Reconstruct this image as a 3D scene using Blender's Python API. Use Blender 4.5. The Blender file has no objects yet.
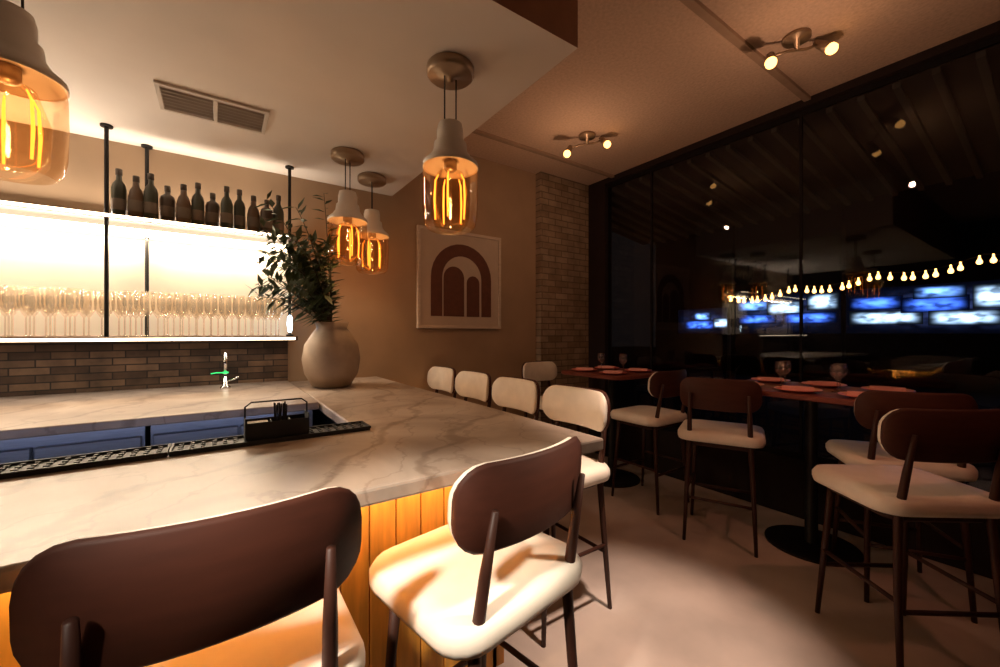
import bpy, bmesh, math, random
from mathutils import Vector, Matrix
random.seed(7)
S = bpy.context.scene
C = S.collection
PI = math.pi
S.view_settings.view_transform = 'Standard'
S.view_settings.look = 'None'

# ------------------------------------------------------------ materials
def new_mat(name):
    m = bpy.data.materials.new(name); m.use_nodes = True
    nt = m.node_tree; b = nt.nodes['Principled BSDF']
    return m, nt, b
def mat(name, col, rough=0.5, metal=0.0, noise=0.0, scale=8.0, bump=0.0, stretch=(1,1,1), emit=0.0, ecol=None, spec=0.5):
    m, nt, b = new_mat(name)
    b.inputs['Base Color'].default_value = (*col, 1)
    b.inputs['Roughness'].default_value = rough
    b.inputs['Metallic'].default_value = metal
    b.inputs['Specular IOR Level'].default_value = spec
    if noise > 0 or bump > 0:
        tc = nt.nodes.new('ShaderNodeTexCoord'); mp = nt.nodes.new('ShaderNodeMapping')
        mp.inputs['Scale'].default_value = stretch
        nz = nt.nodes.new('ShaderNodeTexNoise'); nz.inputs['Scale'].default_value = scale; nz.inputs['Detail'].default_value = 6
        nt.links.new(tc.outputs['Object'], mp.inputs['Vector']); nt.links.new(mp.outputs['Vector'], nz.inputs['Vector'])
        if noise > 0:
            r = nt.nodes.new('ShaderNodeValToRGB')
            r.color_ramp.elements[0].position = 0.3; r.color_ramp.elements[1].position = 0.7
            r.color_ramp.elements[0].color = (*[c*(1-noise) for c in col], 1)
            r.color_ramp.elements[1].color = (*[min(1, c*(1+noise)) for c in col], 1)
            nt.links.new(nz.outputs['Fac'], r.inputs['Fac']); nt.links.new(r.outputs['Color'], b.inputs['Base Color'])
        if bump > 0:
            bp = nt.nodes.new('ShaderNodeBump'); bp.inputs['Strength'].default_value = bump; bp.inputs['Distance'].default_value = 0.02
            nt.links.new(nz.outputs['Fac'], bp.inputs['Height']); nt.links.new(bp.outputs['Normal'], b.inputs['Normal'])
    if emit > 0:
        b.inputs['Emission Color'].default_value = (*(ecol or col), 1); b.inputs['Emission Strength'].default_value = emit
    return m
def emission(name, col, s):
    m, nt, b = new_mat(name)
    nt.nodes.remove(b)
    e = nt.nodes.new('ShaderNodeEmission'); e.inputs['Color'].default_value = (*col, 1); e.inputs['Strength'].default_value = s
    nt.links.new(e.outputs[0], nt.nodes['Material Output'].inputs['Surface']); return m
def shop_glow(name, col, s):
    # lit windows, soft glow painted into the emission: bright middle, uneven, fading edges
    m, nt, b = new_mat(name); nt.nodes.remove(b)
    tc = nt.nodes.new('ShaderNodeTexCoord'); sp = nt.nodes.new('ShaderNodeSeparateXYZ'); nt.links.new(tc.outputs['Generated'], sp.inputs[0])
    def edge(sock, lo):
        a = nt.nodes.new('ShaderNodeMath'); a.operation = 'MULTIPLY_ADD'; a.inputs[1].default_value = 2; a.inputs[2].default_value = -1; nt.links.new(sock, a.inputs[0])
        p = nt.nodes.new('ShaderNodeMath'); p.operation = 'ABSOLUTE'; nt.links.new(a.outputs[0], p.inputs[0])
        q = nt.nodes.new('ShaderNodeMapRange'); q.interpolation_type = 'SMOOTHSTEP'; q.inputs['From Min'].default_value = lo; q.inputs['From Max'].default_value = 1.0; q.inputs['To Min'].default_value = 1; q.inputs['To Max'].default_value = 0
        nt.links.new(p.outputs[0], q.inputs['Value']); return q.outputs[0]
    mu = nt.nodes.new('ShaderNodeMath'); mu.operation = 'MULTIPLY'; nt.links.new(edge(sp.outputs['Y'], 0.25), mu.inputs[0]); nt.links.new(edge(sp.outputs['Z'], 0.05), mu.inputs[1])
    mp = nt.nodes.new('ShaderNodeMapping'); mp.inputs['Scale'].default_value = (1,1.6,3.5); nt.links.new(tc.outputs['Object'], mp.inputs['Vector'])
    nz = nt.nodes.new('ShaderNodeTexNoise'); nz.inputs['Scale'].default_value = 1.7; nz.inputs['Detail'].default_value = 1.5; nt.links.new(mp.outputs['Vector'], nz.inputs['Vector'])
    r = nt.nodes.new('ShaderNodeMapRange'); r.inputs['From Min'].default_value = 0.34; r.inputs['From Max'].default_value = 0.62; r.inputs['To Min'].default_value = 0.2*s; r.inputs['To Max'].default_value = 1.5*s
    nt.links.new(nz.outputs['Fac'], r.inputs['Value'])
    m2 = nt.nodes.new('ShaderNodeMath'); m2.operation = 'MULTIPLY'; nt.links.new(mu.outputs[0], m2.inputs[0]); nt.links.new(r.outputs[0], m2.inputs[1])
    ad = nt.nodes.new('ShaderNodeMath'); ad.operation = 'ADD'; ad.inputs[1].default_value = 0.012; nt.links.new(m2.outputs[0], ad.inputs[0])
    e = nt.nodes.new('ShaderNodeEmission'); e.inputs['Color'].default_value = (*col, 1); nt.links.new(ad.outputs[0], e.inputs['Strength'])
    nt.links.new(e.outputs[0], nt.nodes['Material Output'].inputs['Surface']); return m
def thin_glass(name, tint, gloss=0.06, rough=0.02, diff=0.0, dcol=(1,1,1), fk=0.5):
    m, nt, b = new_mat(name); nt.nodes.remove(b)
    t = nt.nodes.new('ShaderNodeBsdfTransparent'); t.inputs['Color'].default_value = (*tint, 1)
    g = nt.nodes.new('ShaderNodeBsdfGlossy'); g.inputs['Roughness'].default_value = rough
    fr = nt.nodes.new('ShaderNodeLayerWeight'); fr.inputs['Blend'].default_value = 0.25
    mul = nt.nodes.new('ShaderNodeMath'); mul.operation = 'MULTIPLY_ADD'; mul.inputs[1].default_value = fk; mul.inputs[2].default_value = gloss
    mul.use_clamp = True
    nt.links.new(fr.outputs['Fresnel'], mul.inputs[0])
    mx = nt.nodes.new('ShaderNodeMixShader'); nt.links.new(mul.outputs[0], mx.inputs[0])
    last = t
    if diff > 0:
        tr = nt.nodes.new('ShaderNodeBsdfTranslucent'); tr.inputs['Color'].default_value = (*dcol, 1)
        m2 = nt.nodes.new('ShaderNodeMixShader'); m2.inputs[0].default_value = diff
        nt.links.new(t.outputs[0], m2.inputs[1]); nt.links.new(tr.outputs[0], m2.inputs[2]); last = m2
    nt.links.new(last.outputs[0], mx.inputs[1]); nt.links.new(g.outputs[0], mx.inputs[2])
    nt.links.new(mx.outputs[0], nt.nodes['Material Output'].inputs['Surface']); return m
def marble(name):
    m, nt, b = new_mat(name)
    tc = nt.nodes.new('ShaderNodeTexCoord'); mp = nt.nodes.new('ShaderNodeMapping'); mp.inputs['Rotation'].default_value = (0,0,0.6)
    nz = nt.nodes.new('ShaderNodeTexNoise'); nz.inputs['Scale'].default_value = 2.4; nz.inputs['Detail'].default_value = 9; nz.inputs['Distortion'].default_value = 1.6
    nt.links.new(tc.outputs['Object'], mp.inputs['Vector']); nt.links.new(mp.outputs['Vector'], nz.inputs['Vector'])
    def vein(scale, dist, width, dark):
        wv = nt.nodes.new('ShaderNodeTexWave'); wv.inputs['Scale'].default_value = scale; wv.inputs['Distortion'].default_value = dist; wv.inputs['Detail'].default_value = 6; wv.inputs['Detail Scale'].default_value = 1.6
        nt.links.new(mp.outputs['Vector'], wv.inputs['Vector'])
        r = nt.nodes.new('ShaderNodeValToRGB')
        r.color_ramp.elements[0].position = 0.0; r.color_ramp.elements[0].color = (*dark,1)
        r.color_ramp.elements[1].position = width; r.color_ramp.elements[1].color = (1,1,1,1)
        nt.links.new(wv.outputs['Fac'], r.inputs['Fac']); return r
    v1 = vein(0.8, 10, 0.05, (0.62,0.58,0.55)); v2 = vein(1.9, 14, 0.03, (0.74,0.71,0.69))
    r2 = nt.nodes.new('ShaderNodeValToRGB')
    r2.color_ramp.elements[0].position = 0.3; r2.color_ramp.elements[0].color = (0.27,0.205,0.16,1)
    r2.color_ramp.elements[1].position = 0.65; r2.color_ramp.elements[1].color = (0.44,0.36,0.295,1)
    nt.links.new(nz.outputs['Fac'], r2.inputs['Fac'])
    a = nt.nodes.new('ShaderNodeMixRGB'); a.blend_type = 'MULTIPLY'; a.inputs[0].default_value = 0.9
    c = nt.nodes.new('ShaderNodeMixRGB'); c.blend_type = 'MULTIPLY'; c.inputs[0].default_value = 0.9
    nt.links.new(r2.outputs[0], a.inputs[1]); nt.links.new(v1.outputs[0], a.inputs[2])
    nt.links.new(a.outputs[0], c.inputs[1]); nt.links.new(v2.outputs[0], c.inputs[2]); nt.links.new(c.outputs[0], b.inputs['Base Color'])
    b.inputs['Roughness'].default_value = 0.34
    return m
def brick(name, c1, c2, mort, scale=4.5, w=0.9, h=0.32, off=0.5, lo=0.35):
    m, nt, b = new_mat(name)
    tc = nt.nodes.new('ShaderNodeTexCoord'); mp = nt.nodes.new('ShaderNodeMapping'); mp.inputs['Rotation'].default_value = (PI/2,0,0)
    bk = nt.nodes.new('ShaderNodeTexBrick'); bk.inputs['Scale'].default_value = scale; bk.offset = off
    bk.inputs['Color1'].default_value = (*c1,1); bk.inputs['Color2'].default_value = (*c2,1); bk.inputs['Mortar'].default_value = (*mort,1)
    bk.inputs['Mortar Size'].default_value = 0.025; bk.inputs['Brick Width'].default_value = w; bk.inputs['Row Height'].default_value = h
    nt.links.new(tc.outputs['Object'], mp.inputs['Vector']); nt.links.new(mp.outputs['Vector'], bk.inputs['Vector'])
    nz = nt.nodes.new('ShaderNodeTexNoise'); nz.inputs['Scale'].default_value = 7; nz.inputs['Detail'].default_value = 5
    nt.links.new(tc.outputs['Object'], nz.inputs['Vector'])
    r = nt.nodes.new('ShaderNodeValToRGB'); r.color_ramp.elements[0].position = 0.35; r.color_ramp.elements[0].color = (lo,lo,lo,1); r.color_ramp.elements[1].position = 0.65
    nt.links.new(nz.outputs['Fac'], r.inputs['Fac'])
    mx = nt.nodes.new('ShaderNodeMixRGB'); mx.blend_type = 'MULTIPLY'; mx.inputs[0].default_value = 0.9
    nt.links.new(bk.outputs['Color'], mx.inputs[1]); nt.links.new(r.outputs[0], mx.inputs[2]); nt.links.new(mx.outputs[0], b.inputs['Base Color'])
    bp = nt.nodes.new('ShaderNodeBump'); bp.inputs['Strength'].default_value = 0.4; bp.inputs['Distance'].default_value = 0.01; bp.invert = True
    nt.links.new(bk.outputs['Fac'], bp.inputs['Height']); nt.links.new(bp.outputs['Normal'], b.inputs['Normal'])
    b.inputs['Roughness'].default_value = 0.85
    return m

M = {}
M['floor'] = mat('floor_concrete', (0.50,0.41,0.36), 0.45, noise=0.18, scale=2.2, bump=0.05)
M['plaster'] = mat('wall_plaster', (0.40,0.275,0.172), 0.85, noise=0.08, scale=3, bump=0.1)
M['dark_wall'] = mat('dark_wall_paint', (0.022,0.013,0.011), 0.8, noise=0.1, spec=0.2)
M['soffit'] = mat('soffit_paint', (0.76,0.68,0.60), 0.8, noise=0.03, scale=3)
M['soffit_side'] = mat('soffit_side_brown', (0.46,0.22,0.13), 0.7, noise=0.1)
M['stucco'] = mat('stucco_ceiling', (0.60,0.44,0.325), 0.9, noise=0.10, scale=50, bump=0.35)
M['batten'] = mat('ceiling_batten', (0.36,0.25,0.175), 0.8, noise=0.1)
M['brick'] = brick('brick_wash', (0.30,0.205,0.13), (0.42,0.31,0.21), (0.18,0.13,0.085), lo=0.65)
M['tile'] = brick('brown_stone_backsplash', (0.06,0.033,0.018), (0.20,0.12,0.068), (0.03,0.02,0.013), 6.5, 1.1, 0.30, 0.37)
M['marble'] = marble('marble')
M['wood_panel'] = mat('oak_panel', (0.74,0.31,0.045), 0.5, noise=0.22, scale=6, stretch=(6,6,0.6))
M['wood_dark'] = mat('walnut', (0.062,0.018,0.010), 0.6, noise=0.12, scale=7, stretch=(1,6,6), spec=0.25)
M['wood_leg'] = mat('walnut_leg', (0.045,0.016,0.010), 0.5, noise=0.2, scale=7, stretch=(5,5,0.7), spec=0.3)
M['cream'] = mat('cream_leather', (0.84,0.75,0.64), 0.5, noise=0.05, scale=14, bump=0.06)
M['table_wood'] = mat('red_brown_tabletop', (0.19,0.046,0.028), 0.5, noise=0.25, scale=5, stretch=(5,1,1), spec=0.25)
M['black'] = mat('black_metal', (0.012,0.010,0.009), 0.5, metal=0.3, noise=0.1)
M['mullion'] = mat('black_window_frame', (0.014,0.011,0.011), 0.8, noise=0.1, spec=0.05)
M['rubber'] = mat('black_rubber', (0.018,0.016,0.016), 0.6, noise=0.1)
M['steel'] = mat('brushed_steel', (0.34,0.36,0.42), 0.3, metal=1.0, noise=0.1, scale=10, stretch=(1,1,14))
M['chrome'] = mat('chrome', (0.75,0.75,0.75), 0.12, metal=1.0, noise=0.02)
M['white_cap'] = mat('white_ceramic_cap', (0.76,0.69,0.60), 0.35, noise=0.03)
M['canopy'] = mat('bronze_canopy', (0.36,0.26,0.17), 0.4, metal=0.6, noise=0.05)
M['amber'] = thin_glass('amber_glass', (0.96,0.80,0.62), 0.03, 0.05, 0.012, (1.0,0.42,0.10), fk=0.32)
M['clear'] = thin_glass('clear_glass', (0.94,0.93,0.91), 0.12, 0.10, 0.05, fk=0.6)
M['shelf_glass'] = thin_glass('shelf_glass', (0.93,0.89,0.84), 0.03, 0.08, 0.05, (0.98,0.88,0.74), fk=0.24)
M['bulb_glass'] = thin_glass('bulb_glass', (0.98,0.90,0.78), 0.01, 0.05, fk=0.15)
M['pane'] = thin_glass('window_glass', (0.82,0.83,0.85), 0.022, 0.0, fk=0.38)
M['filament'] = emission('filament_glow', (1.0,0.29,0.035), 4.6)
M['spot_bulb'] = emission('spot_bulb_glow', (1.0,0.46,0.12), 5.5)
M['led'] = emission('led_warm', (1.0,0.78,0.52), 9)
M['led_orange'] = emission('led_orange', (1.0,0.48,0.12), 3.0)
M['backlit'] = mat('backlit_panel', (0.74,0.65,0.53), 0.6, noise=0.05, emit=0.38, ecol=(1.0,0.74,0.49))
M['led_blue'] = emission('led_blue_white', (0.55,0.8,1.0), 14)
M['led_green'] = emission('led_green', (0.05,0.8,0.18), 1.6)
M['vase'] = mat('stoneware_vase', (0.33,0.24,0.165), 0.6, noise=0.12, scale=12, bump=0.08)
M['leaf'] = mat('leaf_green', (0.062,0.085,0.034), 0.55, noise=0.35, scale=10)
M['stem'] = mat('plant_stem', (0.07,0.055,0.03), 0.7, noise=0.2)
M['vent'] = mat('vent_metal', (0.60,0.53,0.45), 0.5, noise=0.05)
M['vent_in'] = mat('vent_inside', (0.45,0.37,0.30), 0.8, noise=0.1)
M['paper'] = mat('art_paper', (0.56,0.45,0.345), 0.8, noise=0.04)
M['frame'] = mat('picture_frame', (0.62,0.50,0.385), 0.5, noise=0.1, stretch=(1,1,6))
M['art_brown'] = mat('art_brown', (0.13,0.045,0.025), 0.8, noise=0.12, scale=20)
M['plate'] = mat('red_plate', (0.66,0.15,0.105), 0.3, noise=0.06)
M['napkin'] = mat('pink_napkin', (0.80,0.34,0.27), 0.9, noise=0.06, scale=30, bump=0.1)
M['white_napkin'] = mat('white_napkin', (0.6,0.55,0.48), 0.9, noise=0.05, scale=30)
M['bottle_a'] = mat('bottle_brown', (0.065,0.036,0.02), 0.3, noise=0.1)
M['bottle_b'] = mat('bottle_green', (0.042,0.042,0.022), 0.3, noise=0.1)
M['bottle_c'] = mat('bottle_amber', (0.12,0.062,0.028), 0.3, noise=0.1)
M['cap'] = mat('bottle_cap', (0.08,0.06,0.045), 0.4, noise=0.1)
M['blank'] = mat('bottle_label', (0.16,0.115,0.08), 0.8, noise=0.1)
M['asphalt'] = mat('asphalt', (0.012,0.009,0.007), 0.95, noise=0.3, scale=4, spec=0.03)
M['night_wall'] = mat('night_facade', (0.014,0.014,0.018), 0.9, noise=0.2, spec=0.1)
M['shop_white'] = shop_glow('shop_light_white', (0.46,0.69,1.0), 6.0)
M['shop_pale'] = shop_glow('shop_light_pale', (0.16,0.36,1.0), 4.8)
M['shop_blue'] = shop_glow('shop_light_blue', (0.06,0.18,1.0), 4.2)
M['glow_dim'] = shop_glow('painted_glow_dim', (0.12,0.18,0.55), 0.26)
M['awning'] = mat('awning_cloth', (0.06,0.05,0.043), 0.9, noise=0.1, spec=0.1)
M['awning_rib'] = mat('awning_rib', (0.12,0.10,0.085), 0.9, noise=0.1, spec=0.1)
M['string_bulb'] = emission('string_bulb', (1.0,0.48,0.11), 11)

# ------------------------------------------------------------ helpers
def obj(name, bm, m, parent=None, smooth=False, bevel=0.0, segs=2):
    me = bpy.data.meshes.new(name)
    bmesh.ops.recalc_face_normals(bm, faces=bm.faces[:])
    bm.to_mesh(me); bm.free()
    for mm in (m if isinstance(m, (list, tuple)) else [m]): me.materials.append(mm)
    if smooth:
        for p in me.polygons: p.use_smooth = True
    o = bpy.data.objects.new(name, me); C.objects.link(o)
    if parent: o.parent = parent
    if bevel > 0:
        md = o.modifiers.new('bevel', 'BEVEL'); md.width = bevel; md.segments = segs; md.limit_method = 'ANGLE'
    return o
def tag(o, label, cat, group=None, kind=None):
    o['label'] = label; o['category'] = cat
    if group: o['group'] = group
    if kind: o['kind'] = kind
    return o
def thing(name, label, cat, loc=(0,0,0), rz=0, group=None):
    o = bpy.data.objects.new(name, None); o.empty_display_size = 0.1; C.objects.link(o)
    o.location = loc; o.rotation_euler = (0,0,rz)
    return tag(o, label, cat, group)
def struct(name, bm, m, parent=None, **k):
    o = obj(name, bm, m, parent, **k); o['kind'] = 'structure'; return o
def dup(root, loc, rz=0, label=None, group=None):
    r = root.copy(); C.objects.link(r); r.location = loc; r.rotation_euler = (0,0,rz)
    if label: r['label'] = label
    if group: r['group'] = group
    for ch in list(root.children):
        c = ch.copy(); C.objects.link(c); c.parent = r
        for g in list(ch.children):
            d = g.copy(); C.objects.link(d); d.parent = c
    return r
def B(): return bmesh.new()
def box(bm, x0,x1,y0,y1,z0,z1):
    v = [bm.verts.new(p) for p in ((x0,y0,z0),(x1,y0,z0),(x1,y1,z0),(x0,y1,z0),(x0,y0,z1),(x1,y0,z1),(x1,y1,z1),(x0,y1,z1))]
    fs = [bm.faces.new([v[i] for i in q]) for q in ((0,3,2,1),(4,5,6,7),(0,1,5,4),(1,2,6,5),(2,3,7,6),(3,0,4,7))]
    return fs
def boxb(*a):
    bm = B(); box(bm, *a); return bm
def loft(bm, rings, cap=True, closed=True):
    R = [[bm.verts.new(p) for p in r] for r in rings]
    n = len(R[0])
    for a, b in zip(R, R[1:]):
        for i in range(n if closed else n-1):
            j = (i+1) % n
            bm.faces.new((a[i], a[j], b[j], b[i]))
    if cap:
        bm.faces.new(R[0][::-1]); bm.faces.new(R[-1])
def lathe(bm, prof, segs=24, c=(0,0,0), cap=True):
    rings = [[(c[0]+max(r,1e-4)*math.cos(2*PI*i/segs), c[1]+max(r,1e-4)*math.sin(2*PI*i/segs), c[2]+z) for i in range(segs)] for r, z in prof]
    loft(bm, rings, cap)
def tube(bm, pts, r, segs=8):
    pts = [Vector(p) for p in pts]; n = len(pts)
    rr = r if isinstance(r, (list, tuple)) else [r]*n
    rings = []; prev = None
    for i, p in enumerate(pts):
        t = (pts[min(i+1,n-1)] - pts[max(i-1,0)]).normalized()
        if prev is None:
            a = t.orthogonal().normalized()
        else:
            a = (prev - t*prev.dot(t)).normalized()
        prev = a; b = t.cross(a)
        rings.append([p + (a*math.cos(2*PI*k/segs) + b*math.sin(2*PI*k/segs))*rr[i] for k in range(segs)])
    loft(bm, rings)
def prism(bm, pts, z0, z1):
    loft(bm, [[(x,y,z0) for x,y in pts], [(x,y,z1) for x,y in pts]])
def prism_xz(bm, pts, y0, y1):
    loft(bm, [[(x,y0,z) for x,z in pts], [(x,y1,z) for x,z in pts]])
def rrect(w, d, r, k=5):
    out = []
    for cx, cy, a0 in ((w/2-r,d/2-r,0),(-w/2+r,d/2-r,PI/2),(-w/2+r,-d/2+r,PI),(w/2-r,-d/2+r,3*PI/2)):
        for i in range(k+1):
            a = a0 + PI/2*i/k; out.append((cx+r*math.cos(a), cy+r*math.sin(a)))
    return out
def stack(bm, levels, c=(0,0)):
    loft(bm, [[(c[0]+x, c[1]+y, z) for x, y in rrect(w,d,r)] for w,d,r,z in levels])
def curved_panel(bm, W, H, t, zc, yc, bend, r, n=20):
    rings = []
    for i in range(n+1):
        x = -W/2*math.cos(PI*i/n)
        e = abs(x) - (W/2 - r)
        h = H/2 if e <= 0 else H/2 - r + math.sqrt(max(r*r-e*e, 0))
        y = yc + bend*(x/(W/2))**2
        b = min(t*0.45, 0.012)
        ring = []
        for a in [(-t/2, -h+b), (-t/2+b, -h), (t/2-b, -h), (t/2, -h+b), (t/2, h-b), (t/2-b, h), (-t/2+b, h), (-t/2, h-b)]:
            ring.append((x, y+a[0]-0.06*a[1], zc+a[1]))
        rings.append(ring)
    loft(bm, rings)

# ------------------------------------------------------------ room
HC = 3.28; HS = 2.70; XW = 3.75; YB = 3.6; XL = -2.5; YF = -2.0
struct('floor', boxb(XL-0.1, XW+0.1, YF-0.1, YB+0.1, -0.1, 0), M['floor'])
struct('wall_back', boxb(XL-0.1, XW+0.1, YB, YB+0.12, 0, HC), M['plaster'])
struct('wall_left', boxb(XL-0.12, XL, YF, YB, 0, HC), M['dark_wall'])
struct('wall_front', boxb(XL-0.1, XW+0.1, YF-0.12, YF, 0, HC), M['dark_wall'])
struct('ceiling', boxb(XL-0.12, XW+0.12, YF-0.12, YB+0.12, HC, HC+0.1), M['stucco'])
bm = B(); fs = box(bm, XL, 1.29, 1.27, YB, HS, HC)
fs[2].material_index = 1; fs[3].material_index = 0
struct('ceiling_soffit', bm, [M['soffit'], M['soffit_side']])
struct('trim_1', boxb(1.29, XW, 3.11, 3.15, HC-0.025, HC), M['batten'])
struct('trim_2', boxb(-2.5, XW, 1.215, 1.26, HC-0.025, HC), M['batten'])
struct('wall_pillar', boxb(2.98, XW, YB-0.09, YB, 0, HC), M['brick'])
struct('baseboard_back', boxb(1.2, 2.98, YB-0.02, YB, 0, 0.12), M['dark_wall'])
# window wall
bm = B(); box(bm, XW, XW+0.12, YF, YB, 0, 0.45); box(bm, XW, XW+0.12, YF, YB, HC-0.06, HC); box(bm, XW, XW+0.12, 3.25, YB, 0.45, HC-0.06)
struct('wall_right', bm, M['dark_wall'])
ys = [3.25, 2.66, 1.30, -0.05, -1.0, -2.0]
for i, (a, b) in enumerate(zip(ys, ys[1:])):
    bm = B(); z0, z1 = 0.45, HC-0.06; w = 0.009
    box(bm, XW+0.05, XW+0.075, b, b+w, z0, z1); box(bm, XW+0.05, XW+0.075, a-w, a, z0, z1)
    box(bm, XW+0.05, XW+0.075, b+w, a-w, z0, z0+0.05); box(bm, XW+0.05, XW+0.075, b+w, a-w, z1-0.04, z1)
    f = struct('window_%d' % (i+1), bm, M['mullion'])
    obj('pane', boxb(XW+0.055, XW+0.061, b+w, a-w, z0+0.05, z1-0.04), M['pane'], f)

# ------------------------------------------------------------ bar
t = 0.045
bm = B(); prism(bm, [(-2.45,1.0),(1.15,1.0),(1.15,3.59),(0.45,3.59),(0.45,1.75),(-2.45,1.75)], 1.07-t, 1.07)
tag(obj('bar_countertop', bm, M['marble'], bevel=0.008), 'white veined marble bar top running along the front and turning to the back wall', 'countertop')
base = thing('bar_counter', 'orange glowing oak bar front under the marble overhang, behind the stools', 'bar', (0,0,0))
bm = B(); x = -2.44
while x < 0.90:
    box(bm, x, x+0.088, 1.36, 1.385, 0.1, 1.0); x += 0.092
box(bm, -2.44, 0.90, 1.38, 1.41, 0.08, 1.02)
obj('front_panel', bm, M['wood_panel'], base, bevel=0.003)
bm = B(); box(bm, 0.87, 0.9, 1.411, 3.58, 0.08, 1.02); y = 1.36
while y < 3.5:
    box(bm, 0.9, 0.925, y, y+0.088, 0.1, 1.0); y += 0.092
obj('side_panel', bm, M['wood_panel'], base, bevel=0.003)
obj('back_panel', boxb(-2.44, 0.5, 1.70, 1.72, 0.08, 1.02), M['steel'], base)
obj('inner_panel', boxb(0.5, 0.52, 1.70, 3.58, 0.08, 1.02), M['steel'], base)
obj('plinth', boxb(-2.44, 0.85, 1.42, 1.66, 0, 0.08), M['black'], base)
obj('plinth', boxb(0.56, 0.85, 1.66, 3.58, 0, 0.08), M['black'], base)
bm = B(); box(bm, -2.44, 0.90, 1.335, 1.352, 1.005, 1.022); box(bm, 0.93, 0.945, 1.36, 3.5, 1.005, 1.022)
obj('led_strip', bm, M['led_orange'], base)
# bar mats
bm = B(); stack(bm, [(0.62,0.12,0.012,0),(0.62,0.12,0.012,0.008)])
for i in range(20):
    for j in range(4):
        cx = -0.285+i*0.03; cy = -0.042+j*0.028; box(bm, cx-0.006, cx+0.006, cy-0.006, cy+0.006, 0.008, 0.013)
bm2 = B()
for a in ((-0.31,0.31,-0.06,-0.054),(-0.31,0.31,0.054,0.06),(-0.31,-0.304,-0.054,0.054),(0.304,0.31,-0.054,0.054)): box(bm2, *a, 0.008, 0.016)
mt = thing('bar_mat', 'black rubber bar mat along the rear edge of the bar top, at the inner corner', 'bar mat', (0.18,1.665,1.07), 0, 'rubber bar mats')
obj('mat_body', bm, M['rubber'], mt); obj('raised_rim', bm2, M['rubber'], mt)
dup(mt, (-0.443,1.665,1.07), 0, 'black rubber bar mat on the bar top, cut by the left edge')
# bar caddy standing on the mat
cd_ = thing('bar_caddy', 'small black bar caddy of napkins and straws in front of the vase', 'caddy', (0.17,1.665,1.0832), 0)
bm = B()
box(bm, -0.10,0.10,-0.045,0.045,0,0.004); box(bm, -0.10,0.10,-0.045,-0.042,0.004,0.06); box(bm, -0.10,0.10,0.042,0.045,0.004,0.06)
for q in ((-0.10,-0.097),(-0.02,-0.017),(0.04,0.043),(0.097,0.10)): box(bm, q[0],q[1],-0.042,0.042,0.004,0.075 if abs(q[0]) > 0.09 else 0.055)
obj('tray', bm, M['rubber'], cd_, bevel=0.001)
bm = B(); tube(bm, [(-0.0985,0,0.07),(-0.0985,0,0.11),(-0.08,0,0.125),(0.08,0,0.125),(0.0985,0,0.11),(0.0985,0,0.07)], 0.003, 6); obj('handle', bm, M['black'], cd_, smooth=True)
bm = B()
for k in range(6): box(bm, -0.09,-0.028,-0.036,0.036,0.006+k*0.008,0.013+k*0.008)
obj('napkin_stack', bm, M['white_napkin'], cd_)
bm = B()
for k in range(14):
    x = -0.008+0.04*((k*0.37)%1); y = -0.03+0.06*((k*0.61)%1)
    tube(bm, [(x,y,0.006),(x+0.004*math.cos(k),y+0.006*math.sin(k),0.115)], 0.002, 5)
obj('straws', bm, M['black'], cd_)
# back counter and cabinets
BZ = 1.08
bm = B(); box(bm, -2.45, 0.44, 2.36, 3.59, BZ-0.04, BZ)
tag(obj('back_countertop', bm, M['marble'], bevel=0.006), 'pale marble counter under the lit shelves at the rear of the bar', 'countertop')
def cabinet(label, loc):
    r = thing('undercounter_fridge', label, 'fridge', loc, 0, 'steel fridges under the back counter')
    obj('body', boxb(0,0.68,0.03,1.12,0.06,BZ-0.042), M['steel'], r)
    obj('plinth', boxb(0.02,0.66,0.06,1.10,0,0.06), M['black'], r)
    for k in range(2):
        d = obj('door', boxb(0.01+k*0.335,0.335+k*0.335,0.0,0.028,0.10,0.99), M['steel'], r, bevel=0.004)
        bm = B(); hx = 0.30 if k == 0 else 0.38
        tube(bm, [(hx,0.0,0.65),(hx,-0.03,0.66),(hx,-0.03,0.88),(hx,0.0,0.89)], 0.007)
        obj('handle', bm, M['chrome'], d, smooth=True)
    return r
cb = cabinet('stainless steel cabinet under the back counter, beside the right marble leg', (-0.26,2.40,0))
dup(cb, (-0.96,2.40,0), 0, 'stainless steel cabinet under the back counter, second from the right marble leg')
dup(cb, (-1.66,2.40,0), 0, 'stainless steel cabinet under the back counter, third from the right marble leg')
tag(obj('backsplash', boxb(-2.45,0.44,3.575,3.598,BZ,1.40), M['tile']), 'dark brown stone backsplash between the back counter and the glowing shelf', 'backsplash')

# shelf unit
sh = thing('back_bar_shelf', 'brightly lit hanging back bar shelving with black posts', 'shelf', (0,0,0))
obj('shelf', boxb(-2.3,0.47,3.28,3.598,1.40,1.43), M['wood_leg'], sh, bevel=0.003)
obj('shelf', boxb(-2.3,0.47,3.30,3.598,2.14,2.165), M['wood_leg'], sh, bevel=0.003)
obj('lit_panel', boxb(-2.3,0.47,3.575,3.598,1.43,2.14), M['backlit'], sh)
obj('led_strip', boxb(-2.3,0.45,3.545,3.573,2.09,2.138), M['led'], sh)
obj('led_strip', boxb(-2.3,0.45,3.27,3.279,1.405,1.422), M['led'], sh)
obj('led_strip', boxb(-2.3,0.45,3.292,3.2995,2.143,2.160), M['led'], sh)
for px, py in ((-0.56,3.345),(-0.40,3.56),(0.43,3.40),(-1.55,3.345)):
    bm = B(); tube(bm, [(px,py,1.40),(px,py,HS)], 0.011); lathe(bm, [(0.03,HS-0.012),(0.03,HS)], 16, (px,py,0))
    obj('post', bm, M['black'], sh, smooth=False)

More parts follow.
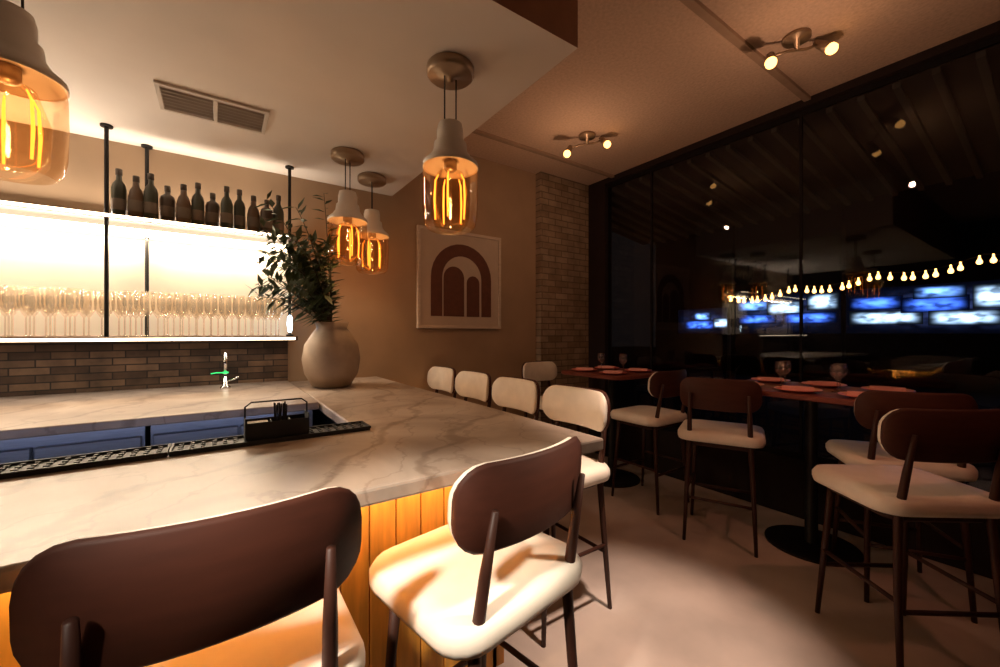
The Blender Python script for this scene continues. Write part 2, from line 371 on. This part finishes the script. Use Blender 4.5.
# bottles
def bottle(kind, label, loc):
    r = thing('bottle', label, 'bottle', loc, 0, 'bottles on the top shelf')
    bm = B()
    if kind == 0: prof = [(0.034,0),(0.037,0.006),(0.037,0.185),(0.03,0.215),(0.015,0.24),(0.0135,0.30)]; m = M['bottle_b']; top = 0.30
    elif kind == 1: prof = [(0.040,0),(0.043,0.006),(0.043,0.165),(0.036,0.19),(0.016,0.205),(0.015,0.25)]; m = M['bottle_a']; top = 0.25
    else: prof = [(0.036,0),(0.039,0.006),(0.041,0.14),(0.03,0.19),(0.018,0.21),(0.014,0.27)]; m = M['bottle_c']; top = 0.27
    lathe(bm, prof, 16); obj('glass_body', bm, m, r, smooth=True)
    bm = B(); lathe(bm, [(0.016,top-0.03),(0.017,top-0.028),(0.017,top+0.008),(0.015,top+0.01)], 12); obj('cap', bm, M['cap'], r, smooth=True)
    bm = B(); rr = prof[2][0]+0.001; lathe(bm, [(rr,0.05),(rr,0.12)], 16, cap=False); obj('paper_band', bm, M['blank'], r, smooth=True)
    return r
ordn = ['first','second','third','fourth','fifth','sixth','seventh','eighth','ninth','tenth','eleventh','twelfth','thirteenth','fourteenth','fifteenth','sixteenth','seventeenth']
kn = ['slim dark green','squat brown','tapered amber']
protos = {}
seq = [0,1,2,0,0,1,0,2,1,0,2,0,1]
for i in range(12):
    k = seq[i]; bx = 0.36 - i*0.080 + random.uniform(-0.006,0.006); by = 3.44 + random.uniform(-0.03,0.03)
    lab = '%s bottle on the top shelf, %s from the plant end' % (kn[k], ordn[i])
    if k not in protos: protos[k] = bottle(k, lab, (bx,by,2.165))
    else: dup(protos[k], (bx,by,2.165), random.random(), lab)
# stemware
def glass_bm(h=0.17, rb=0.038):
    bm = B()
    lathe(bm, [(0.032,0),(0.032,0.003),(0.006,0.008),(0.004,0.015),(0.004,h*0.42),(0.012,h*0.46),(rb*0.9,h*0.6),(rb,h*0.75),(rb*0.86,h),(rb*0.83,h),(rb*0.96,h*0.75),(rb*0.86,h*0.61),(0.003,h*0.49)], 14)
    return bm
g0 = tag(obj('wine_glass', glass_bm(0.28,0.037), M['shelf_glass'], smooth=True), 'stemmed glass in the rows on the glowing lower shelf', 'glass', 'stemmed glasses on the lit lower shelf')
first = True
for row, yy in enumerate((3.325, 3.42, 3.515)):
    for i in range(20):
        gx = 0.35 - i*0.080 - (row % 2)*0.040
        if row in (0,) and abs(gx+0.56) < 0.05: continue
        if row == 2 and abs(gx+0.40) < 0.045: continue
        if abs(gx-0.43) < 0.05 and row == 1: continue
        g = g0 if first else g0.copy()
        if not first: C.objects.link(g)
        first = False
        g.location = (gx, yy, 1.43)

# faucet, lamp
f = thing('bar_faucet', 'chrome gooseneck tap with a green light on the back counter', 'tap', (0.03,3.30,BZ))
bm = B(); lathe(bm, [(0.03,0),(0.03,0.012),(0.016,0.02),(0.014,0.08)], 16); obj('base', bm, M['chrome'], f, smooth=True)
bm = B(); tube(bm, [(0,0,0.07),(0,0,0.18)] + [(0,-0.06+0.06*math.cos(a),0.18+0.06*math.sin(a)) for a in [PI*k/8 for k in range(1,9)]] + [(0,-0.12,0.14)], 0.009); obj('spout', bm, M['chrome'], f, smooth=True)
bm = B(); tube(bm, [(0.012,0,0.05),(0.05,0,0.06),(0.075,0,0.075)], 0.006); obj('handle', bm, M['chrome'], f, smooth=True)
bm = B(); lathe(bm, [(0.010,0.10),(0.018,0.103),(0.018,0.111),(0.010,0.114)], 16); tube(bm, [(-0.08,0,0.103),(-0.05,0,0.108),(-0.016,0,0.107)], 0.0035); o = obj('indicator_light', bm, M['led_green'], f, smooth=True); o['label'] = 'small green glowing light'
l = thing('shelf_lamp', 'small cold white lamp at the plant end of the lit shelf', 'lamp', (0.42,3.31,1.43))
bm = B(); lathe(bm, [(0.025,0),(0.025,0.012),(0.008,0.018),(0.008,0.03)], 14); obj('base', bm, M['black'], l, smooth=True)
bm = B(); lathe(bm, [(0.008,0.03),(0.013,0.04),(0.018,0.09),(0.014,0.14),(0.001,0.155)], 14); obj('bulb', bm, M['led_blue'], l, smooth=True)

# vase with plant
v = thing('potted_plant', 'round stoneware vase of dark leafy branches at the far end of the bar', 'plant', (0.66,3.08,1.07))
bm = B(); lathe(bm, [(0.10,0),(0.13,0.01),(0.18,0.10),(0.195,0.20),(0.18,0.30),(0.13,0.38),(0.10,0.42),(0.115,0.46),(0.105,0.46),(0.09,0.42),(0.10,0.36)], 32); obj('vase', bm, M['vase'], v, smooth=True)
bs = B(); bl = B()
rnd = random.Random(21)
for i in range(34):
    ex = rnd.uniform(-0.46, -0.02); ey = rnd.uniform(-0.22, 0.15)
    hh = rnd.uniform(0.45, 1.2) * (1.0 - 0.35*max(0, abs(ex+0.2)-0.15)/0.3)
    droop = rnd.uniform(0.08, 0.5)
    pts = []
    for k in range(11):
        u = k/10
        pts.append(Vector((ex*u**1.3, ey*u**1.3, 0.36 + hh*(u - droop*u**2.5))))
    tube(bs, pts, [0.006*(1-0.7*k/10) for k in range(11)], 5)
    for k in range(26):
        u = 0.22 + 0.78*k/25; idx = min(int(u*10), 9); p = pts[idx].lerp(pts[idx+1], u*10-idx)
        tdir = (pts[idx+1]-pts[idx]).normalized()
        side = tdir.cross(Vector((rnd.uniform(-1,1), rnd.uniform(-1,1), rnd.uniform(-1,1)))).normalized()
        d = (side*0.9 + tdir*0.6 + Vector((0,0,-0.25))).normalized()
        L = rnd.uniform(0.07,0.14); s = d.cross(Vector((0,0,1)))
        s = (s.normalized() if s.length > 1e-3 else Vector((1,0,0)))*L*0.17
        q = [p, p+d*L*0.4+s, p+d*L+Vector((0,0,-0.015)), p+d*L*0.4-s]
        q = [Vector((c.x, min(c.y, 0.2), c.z)) for c in q]
        bl.faces.new([bl.verts.new(c) for c in q])
obj('stems', bs, M['stem'], v); obj('foliage', bl, M['leaf'], v)

# ------------------------------------------------------------ pendants
def pendant(label, loc):
    r = thing('pendant_lamp', label, 'pendant lamp', loc, 0, 'amber glass pendants over the bar')
    bm = B(); lathe(bm, [(0.105,0),(0.11,-0.006),(0.11,-0.04),(0.10,-0.05),(0.012,-0.052),(0.012,-0.07)], 28); obj('canopy', bm, M['canopy'], r, smooth=True)
    for s in (-1, 1):
        bm = B(); tube(bm, [(s*0.03,0,-0.05),(s*0.03,0,-0.28)], 0.0035, 6); obj('cord', bm, M['black'], r)
    bm = B(); lathe(bm, [(0.03,-0.265),(0.055,-0.27),(0.062,-0.30),(0.062,-0.35),(0.075,-0.36),(0.08,-0.40),(0.10,-0.43),(0.128,-0.455),(0.132,-0.475),(0.126,-0.475),(0.09,-0.44)], 28); obj('cap', bm, M['white_cap'], r, smooth=True)
    bm = B(); lathe(bm, [(0.122,-0.473),(0.128,-0.50),(0.130,-0.60),(0.127,-0.70),(0.118,-0.745),(0.10,-0.765)], 28, cap=False); obj('glass_shade', bm, M['amber'], r, smooth=True)
    bm = B(); lathe(bm, [(0.03,-0.44),(0.03,-0.48),(0.02,-0.49)], 16); obj('socket', bm, M['canopy'], r, smooth=True)
    bm = B()
    for k in range(5):
        a = 2*PI*k/5+0.3; rr = 0.070; x, y = rr*math.cos(a), rr*math.sin(a)
        tube(bm, [(x*0.8,y*0.8,-0.51),(x,y,-0.54),(x*1.06,y*1.06,-0.63),(x,y,-0.72)], [0.0025,0.004,0.0048,0.0035], 6)
    obj('filament', bm, M['filament'], r, smooth=True)
    bm = B(); lathe(bm, [(0.022,-0.48),(0.06,-0.50),(0.092,-0.60),(0.088,-0.70),(0.055,-0.745),(0.005,-0.755)], 20, cap=False); obj('bulb', bm, M['bulb_glass'], r, smooth=True)
    return r
pp = [(0.89,1.70),(-0.53,1.86),(0.73,2.92),(1.00,3.25)]
p0 = pendant('amber glass pendant lamp over the corner of the marble bar', (pp[0][0],pp[0][1],HS))
dup(p0, (pp[1][0],pp[1][1],HS), 0.4, 'amber glass pendant lamp cut by the top left of the photo')
dup(p0, (pp[2][0],pp[2][1],HS), 0.8, 'amber glass pendant lamp beside the plant, left of the far pair')
dup(p0, (pp[3][0],pp[3][1],HS), 1.2, 'amber glass pendant lamp nearest the back wall, right of the far pair')
def lamp(kind, loc, e, col, **k):
    d = bpy.data.lights.new('light', kind); d.energy = e; d.color = col
    for a, b in k.items(): setattr(d, a, b)
    o = bpy.data.objects.new('light_'+kind.lower(), d); C.objects.link(o); o.location = loc; return o
for (x, y), e in zip(pp, (6.5, 1.0, 3.0, 3.0)):
    lamp('SPOT', (x,y,HS-0.70), e, (1.0,0.62,0.33), shadow_soft_size=0.006, spot_size=math.radians(168), spot_blend=0.9)
    lamp('POINT', (x,y,HS-0.60), 0.9, (1.0,0.55,0.22), shadow_soft_size=0.006)

# ceiling twin spotlights over the tables
def ceil_lamp(label, loc, rz):
    r = thing('ceiling_spotlight', label, 'spotlight', loc, rz, 'twin spotlights above the tables')
    bm = B(); lathe(bm, [(0.07,0),(0.075,-0.005),(0.075,-0.025),(0.02,-0.03),(0.012,-0.09)], 24); obj('canopy', bm, M['canopy'], r, smooth=True)
    bm = B(); tube(bm, [(-0.16,0,-0.13),(-0.06,0,-0.095),(0.06,0,-0.08),(0.14,0,-0.05)], 0.009); obj('arm', bm, M['canopy'], r, smooth=True)
    for st, d in ((Vector((-0.16,0,-0.13)), Vector((-0.35,-0.55,-0.76))), (Vector((0.14,0,-0.05)), Vector((0.35,-0.6,-0.72)))):
        d.normalize()
        bm = B(); tube(bm, [st-d*0.03, st-d*0.025, st+d*0.04, st+d*0.075], [0.012,0.022,0.028,0.034], 16); h = obj('lamp_head', bm, M['canopy'], r, smooth=True)
        bm = B(); tube(bm, [st+d*0.07, st+d*0.085, st+d*0.105, st+d*0.118, st+d*0.122], [0.026,0.032,0.030,0.018,0.003], 16); obj('bulb', bm, M['spot_bulb'], h, smooth=True)
    return r
c0 = ceil_lamp('glowing twin ceiling spotlight above the nearer table', (2.92,1.02,HC), -0.6)
dup(c0, (2.78,2.62,HC), -0.6, 'glowing twin ceiling spotlight above the far table by the pillar')
lamp('POINT', (2.72,0.86,HC-0.55), 6.2, (1.0,0.56,0.34), shadow_soft_size=0.02)
lamp('POINT', (2.58,2.48,HC-0.55), 5.5, (1.0,0.57,0.34), shadow_soft_size=0.02)

# vent
vt = thing('air_vent', 'rectangular metal air vent set in the pale bar ceiling', 'vent', (-0.02,2.76,HS))
bm = B()
for a in ((-0.25,0.25,-0.15,-0.13),(-0.25,0.25,0.13,0.15),(-0.25,-0.23,-0.13,0.13),(0.23,0.25,-0.13,0.13),(-0.01,0.01,-0.13,0.13)): box(bm, *a, -0.014, 0)
obj('frame', bm, M['vent'], vt, bevel=0.002)
obj('backing', boxb(-0.23,0.23,-0.13,0.13,-0.003,-0.0005), M['vent_in'], vt)
for k in range(7):
    y = -0.115+k*0.038; bm = B()
    loft(bm, [[(x,y-0.012,-0.013),(x,y+0.008,-0.004),(x,y+0.011,-0.005),(x,y-0.009,-0.014)] for x in (-0.23,0.23)])
    obj('slat', bm, M['vent'], vt)

# picture
pc = thing('framed_picture', 'framed print of a brown arch motif on the tan back wall', 'picture', (2.0,YB,1.5))
bm = B(); W = 0.475; H = 0.97
for a in ((-W,W,0,0.03),(-W,W,H-0.03,H),(-W,-W+0.03,0.03,H-0.03),(W-0.03,W,0.03,H-0.03)): box(bm, a[0],a[1],-0.035,-0.001,a[2],a[3])
obj('frame', bm, M['frame'], pc, bevel=0.003)
obj('paper', boxb(-W+0.03,W-0.03,-0.018,-0.002,0.03,H-0.03), M['paper'], pc)
def arch(cx, z0, zs, R, r):
    out = [(cx-R,z0)] + [(cx+R*math.cos(PI-PI*k/16), zs+R*math.sin(PI*k/16)) for k in range(17)] + [(cx+R,z0)]
    if r > 0: out += [(cx+r,z0)] + [(cx+r*math.cos(PI*k/16), zs+r*math.sin(PI*k/16)) for k in range(17)] + [(cx-r,z0)]
    return out
bm = B(); prism_xz(bm, arch(0.01,0.12,0.50,0.345,0.225), -0.021, -0.018)
prism_xz(bm, arch(-0.085,0.12,0.50,0.115,0), -0.021, -0.018); prism_xz(bm, arch(0.135,0.12,0.46,0.075,0), -0.021, -0.018)
obj('arch_motif', bm, M['art_brown'], pc)

# ------------------------------------------------------------ stools
def make_stool(label, loc, rz, group):
    r = thing('bar_stool', label, 'bar stool', loc, rz, group)
    bm = B(); stack(bm, [(0.47,0.43,0.08,0.695),(0.525,0.475,0.09,0.70),(0.54,0.49,0.10,0.72),(0.54,0.49,0.10,0.745),(0.52,0.47,0.10,0.765),(0.42,0.38,0.09,0.774),(0.2,0.19,0.05,0.777)])
    obj('seat_cushion', bm, M['cream'], r, smooth=True)
    bm = B(); stack(bm, [(0.40,0.38,0.06,0.66),(0.43,0.41,0.08,0.672),(0.43,0.41,0.08,0.695)]); obj('seat_frame', bm, M['wood_leg'], r)
    for s in (-1, 1):
        bm = B(); tube(bm, [(s*0.215,0.215,0),(s*0.195,0.185,0.40),(s*0.18,0.165,0.67)], [0.011,0.015,0.018], 10); obj('leg', bm, M['wood_leg'], r, smooth=True)
        bm = B(); tube(bm, [(s*0.215,-0.245,0),(s*0.20,-0.215,0.40),(s*0.185,-0.20,0.69),(s*0.18,-0.232,0.88),(s*0.175,-0.262,1.04)], [0.011,0.015,0.017,0.015,0.009], 10); obj('leg', bm, M['wood_leg'], r, smooth=True)
        bm = B(); tube(bm, [(s*0.202,0.198,0.34),(s*0.206,-0.222,0.34)], 0.010, 8); obj('stretcher', bm, M['wood_leg'], r, smooth=True)
    bm = B(); tube(bm, [(-0.205,0.20,0.26),(0.205,0.20,0.26)], 0.011, 8); obj('foot_rail', bm, M['wood_leg'], r, smooth=True)
    bm = B(); tube(bm, [(-0.205,-0.222,0.30),(0.205,-0.222,0.30)], 0.010, 8); obj('stretcher', bm, M['wood_leg'], r, smooth=True)
    bm = B(); curved_panel(bm, 0.495, 0.22, 0.020, 1.035, -0.255, 0.055, 0.075); b = obj('backrest', bm, M['wood_dark'], r, smooth=True)
    bm = B(); curved_panel(bm, 0.485, 0.21, 0.024, 1.035, -0.235, 0.053, 0.072); obj('back_cushion', bm, M['cream'], b, smooth=True)
    return r
G1 = 'stools along the front of the bar'; G2 = 'stools along the end of the bar'; G3 = 'stools at the high tables'
s0 = make_stool('brown backed bar stool nearest the camera, cut by the bottom left corner', (0.0,1.085,0), 0, G1)
dup(s0, (0.65,1.065,0), math.radians(10), 'brown backed bar stool with bright cream seat at the corner of the bar', G1)
for i, (y, lab) in enumerate(((1.65,'pale backed bar stool beside the end of the bar, nearest the bar corner'),(2.21,'pale backed bar stool at the end of the bar, second from the bar corner'),(2.77,'pale backed bar stool at the end of the bar, third from the bar corner'),(3.32,'pale backed bar stool at the end of the bar, nearest the back wall'))):
    dup(s0, (1.45,y,0), PI/2, lab, G2)
dup(s0, (2.60,0.50,0), math.radians(-37), 'reddish brown backed stool nearest the right edge, in front of the nearer table', G3)
dup(s0, (3.20,0.64,0), math.radians(-56), 'brown backed stool tucked under the near corner of the nearer table', G3)
dup(s0, (3.00,1.52,0), math.radians(-66), 'brown backed stool with cream seat at the far aisle corner of the nearer table', G3)
dup(s0, (3.10,2.20,0), math.radians(0), 'brown backed stool drawn up to the near side of the far table', G3)
dup(s0, (2.86,3.18,0), math.radians(183), 'pale backed stool between the far table and the brick pillar', G3)

# ------------------------------------------------------------ tables
def table(label, cx, cy, w, d):
    r = thing('high_table', label, 'table', (cx,cy,0))
    bm = B(); stack(bm, [(w-0.02,d-0.02,0.09,1.035),(w,d,0.10,1.042),(w,d,0.10,1.063),(w-0.012,d-0.012,0.095,1.07)]); obj('table_top', bm, M['table_wood'], r)
    bm = B(); lathe(bm, [(0.05,0.015),(0.038,0.03),(0.036,0.98),(0.05,1.0)], 20); obj('column', bm, M['black'], r, smooth=True)
    bm = B(); lathe(bm, [(0.12,1.0),(0.12,1.0345)], 20); obj('top_plate', bm, M['black'], r)
    bm = B(); lathe(bm, [(0.27,0),(0.27,0.012),(0.05,0.022)], 32); obj('base', bm, M['black'], r)
    return r
table('dark red brown high table by the window, nearer of the two, laid with plates', 3.34,1.08,0.76,1.04)
table('dark red brown high table beside the brick pillar', 3.24,2.72,0.76,0.78)
def plate(label, x, y):
    bm = B(); lathe(bm, [(0.07,0),(0.075,0.004),(0.12,0.014),(0.13,0.018),(0.128,0.021),(0.115,0.017),(0.075,0.008),(0.001,0.007)], 32)
    o = tag(obj('plate', bm, M['plate'], smooth=True), label, 'plate', 'red plates'); o.location = (x,y,1.07); return o
def napkin(label, x, y, rz):
    bm = B()
    for k in range(3):
        z = 0.009+k*0.008; w = 0.05-k*0.004
        loft(bm, [[(-w,-0.085,z),(w,-0.085,z),(w*0.9,-0.085,z+0.0075),(-w*0.9,-0.085,z+0.0075)],[(-w,0,z+0.001),(w,0,z+0.001),(w*0.9,0,z+0.01),(-w*0.9,0,z+0.01)],[(-w,0.085,z),(w,0.085,z),(w*0.9,0.085,z+0.0075),(-w*0.9,0.085,z+0.0075)]])
    o = tag(obj('napkin', bm, M['napkin']), label, 'napkin', 'folded napkins'); o.location = (x,y,1.07); o.rotation_euler = (0,0,rz); return o
spots = [(3.12,0.74,'at the near aisle corner of the nearer table'),(3.56,0.74,'at the near window corner of the nearer table'),(3.11,1.08,'halfway along the aisle side, nearer table'),(3.57,1.08,'halfway along the window side, nearer table'),(3.12,1.42,'at the far aisle corner of the nearer table'),(3.56,1.42,'at the far window corner of the nearer table'),(3.02,2.52,'on the aisle side of the table by the pillar'),(3.42,2.54,'at the near window corner, table by the pillar'),(3.40,2.92,'at the far window corner, table by the pillar'),(3.04,2.90,'at the far aisle corner, table by the pillar')]
for x, y, w in spots:
    plate('red plate ' + w, x, y); napkin('folded pink napkin on the plate ' + w, x, y, random.uniform(0.2,0.9))
for x, y, w in [(3.28,0.92,'near middle, aisle side, of the nearer table'),(3.40,0.94,'near middle, window side, of the nearer table'),(3.28,1.24,'far middle, aisle side, of the nearer table'),(3.40,1.26,'far middle, window side, of the nearer table'),(3.24,2.58,'near side of the table by the pillar'),(3.20,2.82,'far side of the table by the pillar')]:
    o = tag(obj('wine_glass', glass_bm(0.18,0.04), M['clear'], smooth=True), 'empty stemmed glass at the ' + w, 'glass', 'stemmed glasses on the tables'); o.location = (x,y,1.07)

# ------------------------------------------------------------ outside
struct('ground_outside', boxb(XW+0.12, 40, -12, 30, -0.2, -0.05), M['asphalt'])
def building(label, y0, y1, h, band, wins):
    r = thing('shop_building', label, 'building', (16,0,-0.05))
    obj('wall', boxb(0.05,3,y0,y1,0,h), M['night_wall'], r)
    obj('parapet', boxb(0.0,0.05,y0,y1,h-0.25,h), M['black'], r)
    obj('glow_band', boxb(0.03,0.05,band[0],band[1],band[2],band[3]), M['glow_dim'], r)  # added faint glow band behind the windows, softens their lit edges
    for k, (a, b, z0, z1, m) in enumerate(wins):
        g = 0.10; dx = 0.002*k
        obj('shop_window', boxb(0.01-dx,0.029,a-g,b+g,z0-g,z1+g), M[m], r)
w1 = [(8.4,9.5,1.76,1.94,'shop_blue'),(7.9,8.3,1.80,2.0,'shop_white'),(8.6,9.1,2.12,2.26,'shop_pale')]
building('dark building across the street, farthest left, with small blue windows', 7.7, 11.0, 6, (7.72,9.9,1.5,2.5), w1)
w2 = [(6.5,7.4,2.40,2.62,'shop_pale'),(6.3,7.35,1.94,2.10,'shop_blue'),(5.5,6.4,2.24,2.50,'shop_white'),(4.55,5.2,2.36,2.70,'shop_white'),(4.6,5.9,1.92,2.10,'shop_blue')]
building('dark building across the street between two others with white lit windows', 4.4, 7.6, 7, (4.42,7.58,1.5,2.9), w2)
w3 = [(2.7,4.1,1.86,2.06,'shop_white'),(3.1,4.1,2.30,2.50,'shop_blue'),(1.85,2.95,2.18,2.42,'shop_blue'),(1.3,2.4,1.82,2.02,'shop_white'),(1.15,1.6,2.24,2.66,'shop_white'),(1.9,2.7,2.56,2.70,'shop_pale'),(0.1,1.0,1.9,2.4,'shop_pale')]
building('dark building across the street, nearest the right edge, with long bright windows', -3, 4.3, 6, (0.0,4.28,1.5,2.85), w3)
def strand(label, X, ya, yb, z0, n, dz):
    sl = thing('string_light', label, 'string lights', (X,0,0))
    rs = random.Random(3)
    zz = lambda y: z0 + dz*(y-ya)/(yb-ya) - 0.10*math.sin(PI*(((y-ya)/(yb-ya)*4) % 1))
    bm = B(); tube(bm, [(0,ya+(yb-ya)*k/64,zz(ya+(yb-ya)*k/64)) for k in range(65)], 0.006, 6); obj('cable', bm, M['black'], sl)
    for k in range(n):
        y = ya + (yb-ya)*(k+0.5+rs.uniform(-0.25,0.25))/n; z = zz(y)
        bm = B(); lathe(bm, [(0.010,0),(0.010,-0.035),(0.018,-0.05),(0.030,-0.082),(0.023,-0.106),(0.002,-0.116)], 12, (0,y,z)); obj('bulb', bm, M['string_bulb'], sl, smooth=True)
    for yy, w in ((ya,'right'),(yb,'left')):
        bm = B(); lathe(bm, [(0.10,-0.05),(0.10,-0.03),(0.03,-0.02),(0.03,zz(yy)-0.03),(0.001,zz(yy)-0.025)], 14)
        o = tag(obj('patio_post', bm, M['black']), 'dark patio post at the %s end of the bulb strand' % w, 'post'); o.location = (X,yy,0)
strand('strand of warm gold bulbs rising to the right outside the window', 8, -0.3, 3.9, 2.56, 36, -0.38)
aw = thing('awning', 'dark ribbed awning sloping out above the window', 'awning', (XW+0.13,0,0))
bm = B(); loft(bm, [[(0,y,3.20),(1.9,y,2.92),(1.9,y,2.93),(0,y,3.21)] for y in (-2,4.2)]); obj('cloth', bm, M['awning'], aw)
for k in range(32):
    y = -1.9+k*0.19; bm = B(); loft(bm, [[(x,y-0.02,z-0.04),(x,y+0.02,z-0.04),(x,y+0.02,z-0.002),(x,y-0.02,z-0.002)] for x, z in ((0,3.20),(1.9,2.92))]); obj('rib', bm, M['awning_rib'], aw)

# ------------------------------------------------------------ lights
def area(loc, rot, e, col, sx, sy):
    o = lamp('AREA', loc, e, col, shape='RECTANGLE', size=sx, size_y=sy); o.rotation_euler = rot; return o
def spot(loc, tgt, e, col, ang, blend=0.5, rad=0.06):
    o = lamp('SPOT', loc, e, col, spot_size=math.radians(ang), spot_blend=blend, shadow_soft_size=rad)
    o.rotation_euler = (Vector(tgt)-Vector(loc)).to_track_quat('-Z','Y').to_euler(); return o
area((-0.9,3.54,2.085), (math.radians(-25),0,0), 56, (1.0,0.80,0.58), 2.6, 0.03)
area((-0.9,3.51,2.19), (math.radians(222),0,0), 25, (1.0,0.84,0.67), 2.6, 0.03)  # added uplight brightening the bar ceiling, no fixture modelled
area((-0.77,1.325,1.0), (math.radians(55),0,0), 24, (1.0,0.72,0.36), 3.2, 0.02)
area((-0.9,3.25,1.39), (0,0,0), 6, (1.0,0.85,0.70), 2.6, 0.03)
area((-0.8,1.78,1.01), (math.radians(70),0,0), 1.6, (0.5,0.62,1.0), 2.4, 0.03)  # added cool light, tints the steel fridges blue, no fixture
spot((1.50,0.70,HC-0.03), (1.62,1.18,0), 480, (1.0,0.74,0.58), 33, 0.9)
spot((-1.3,-0.05,2.9), (0.48,1.0,0.77), 700, (1.0,0.87,0.72), 15, 0.7, 0.12)  # added light to whiten the corner stool's seat, no fixture
spot((1.9,-0.3,2.9), (0.60,0.98,0.77), 420, (1.0,0.84,0.66), 12, 0.8, 0.12)  # added fill from the right, lifts shadows on that seat
spot((-1.5,-0.35,2.9), (-0.02,0.84,0.77), 200, (1.0,0.87,0.72), 10, 0.7)  # added light for the seat of the nearest stool, no fixture
spot((2.2,-0.6,HC-0.03), (2.85,0.85,0.85), 38, (1.0,0.34,0.20), 40, 0.9)  # added red light to warm the nearer table and its stools
W_ = bpy.data.worlds.new('night'); S.world = W_; W_.use_nodes = True
W_.node_tree.nodes['Background'].inputs[0].default_value = (0.014,0.012,0.012,1); W_.node_tree.nodes['Background'].inputs[1].default_value = 0.35

# ------------------------------------------------------------ camera
cd = bpy.data.cameras.new('camera'); cam = bpy.data.objects.new('camera', cd); C.objects.link(cam)
cd.sensor_width = 36; cd.lens = 36*0.406; cd.clip_start = 0.02; cd.clip_end = 200
cam.location = (0,0,1.45); cam.rotation_euler = (PI/2,0,math.radians(-34.6))
S.camera = cam
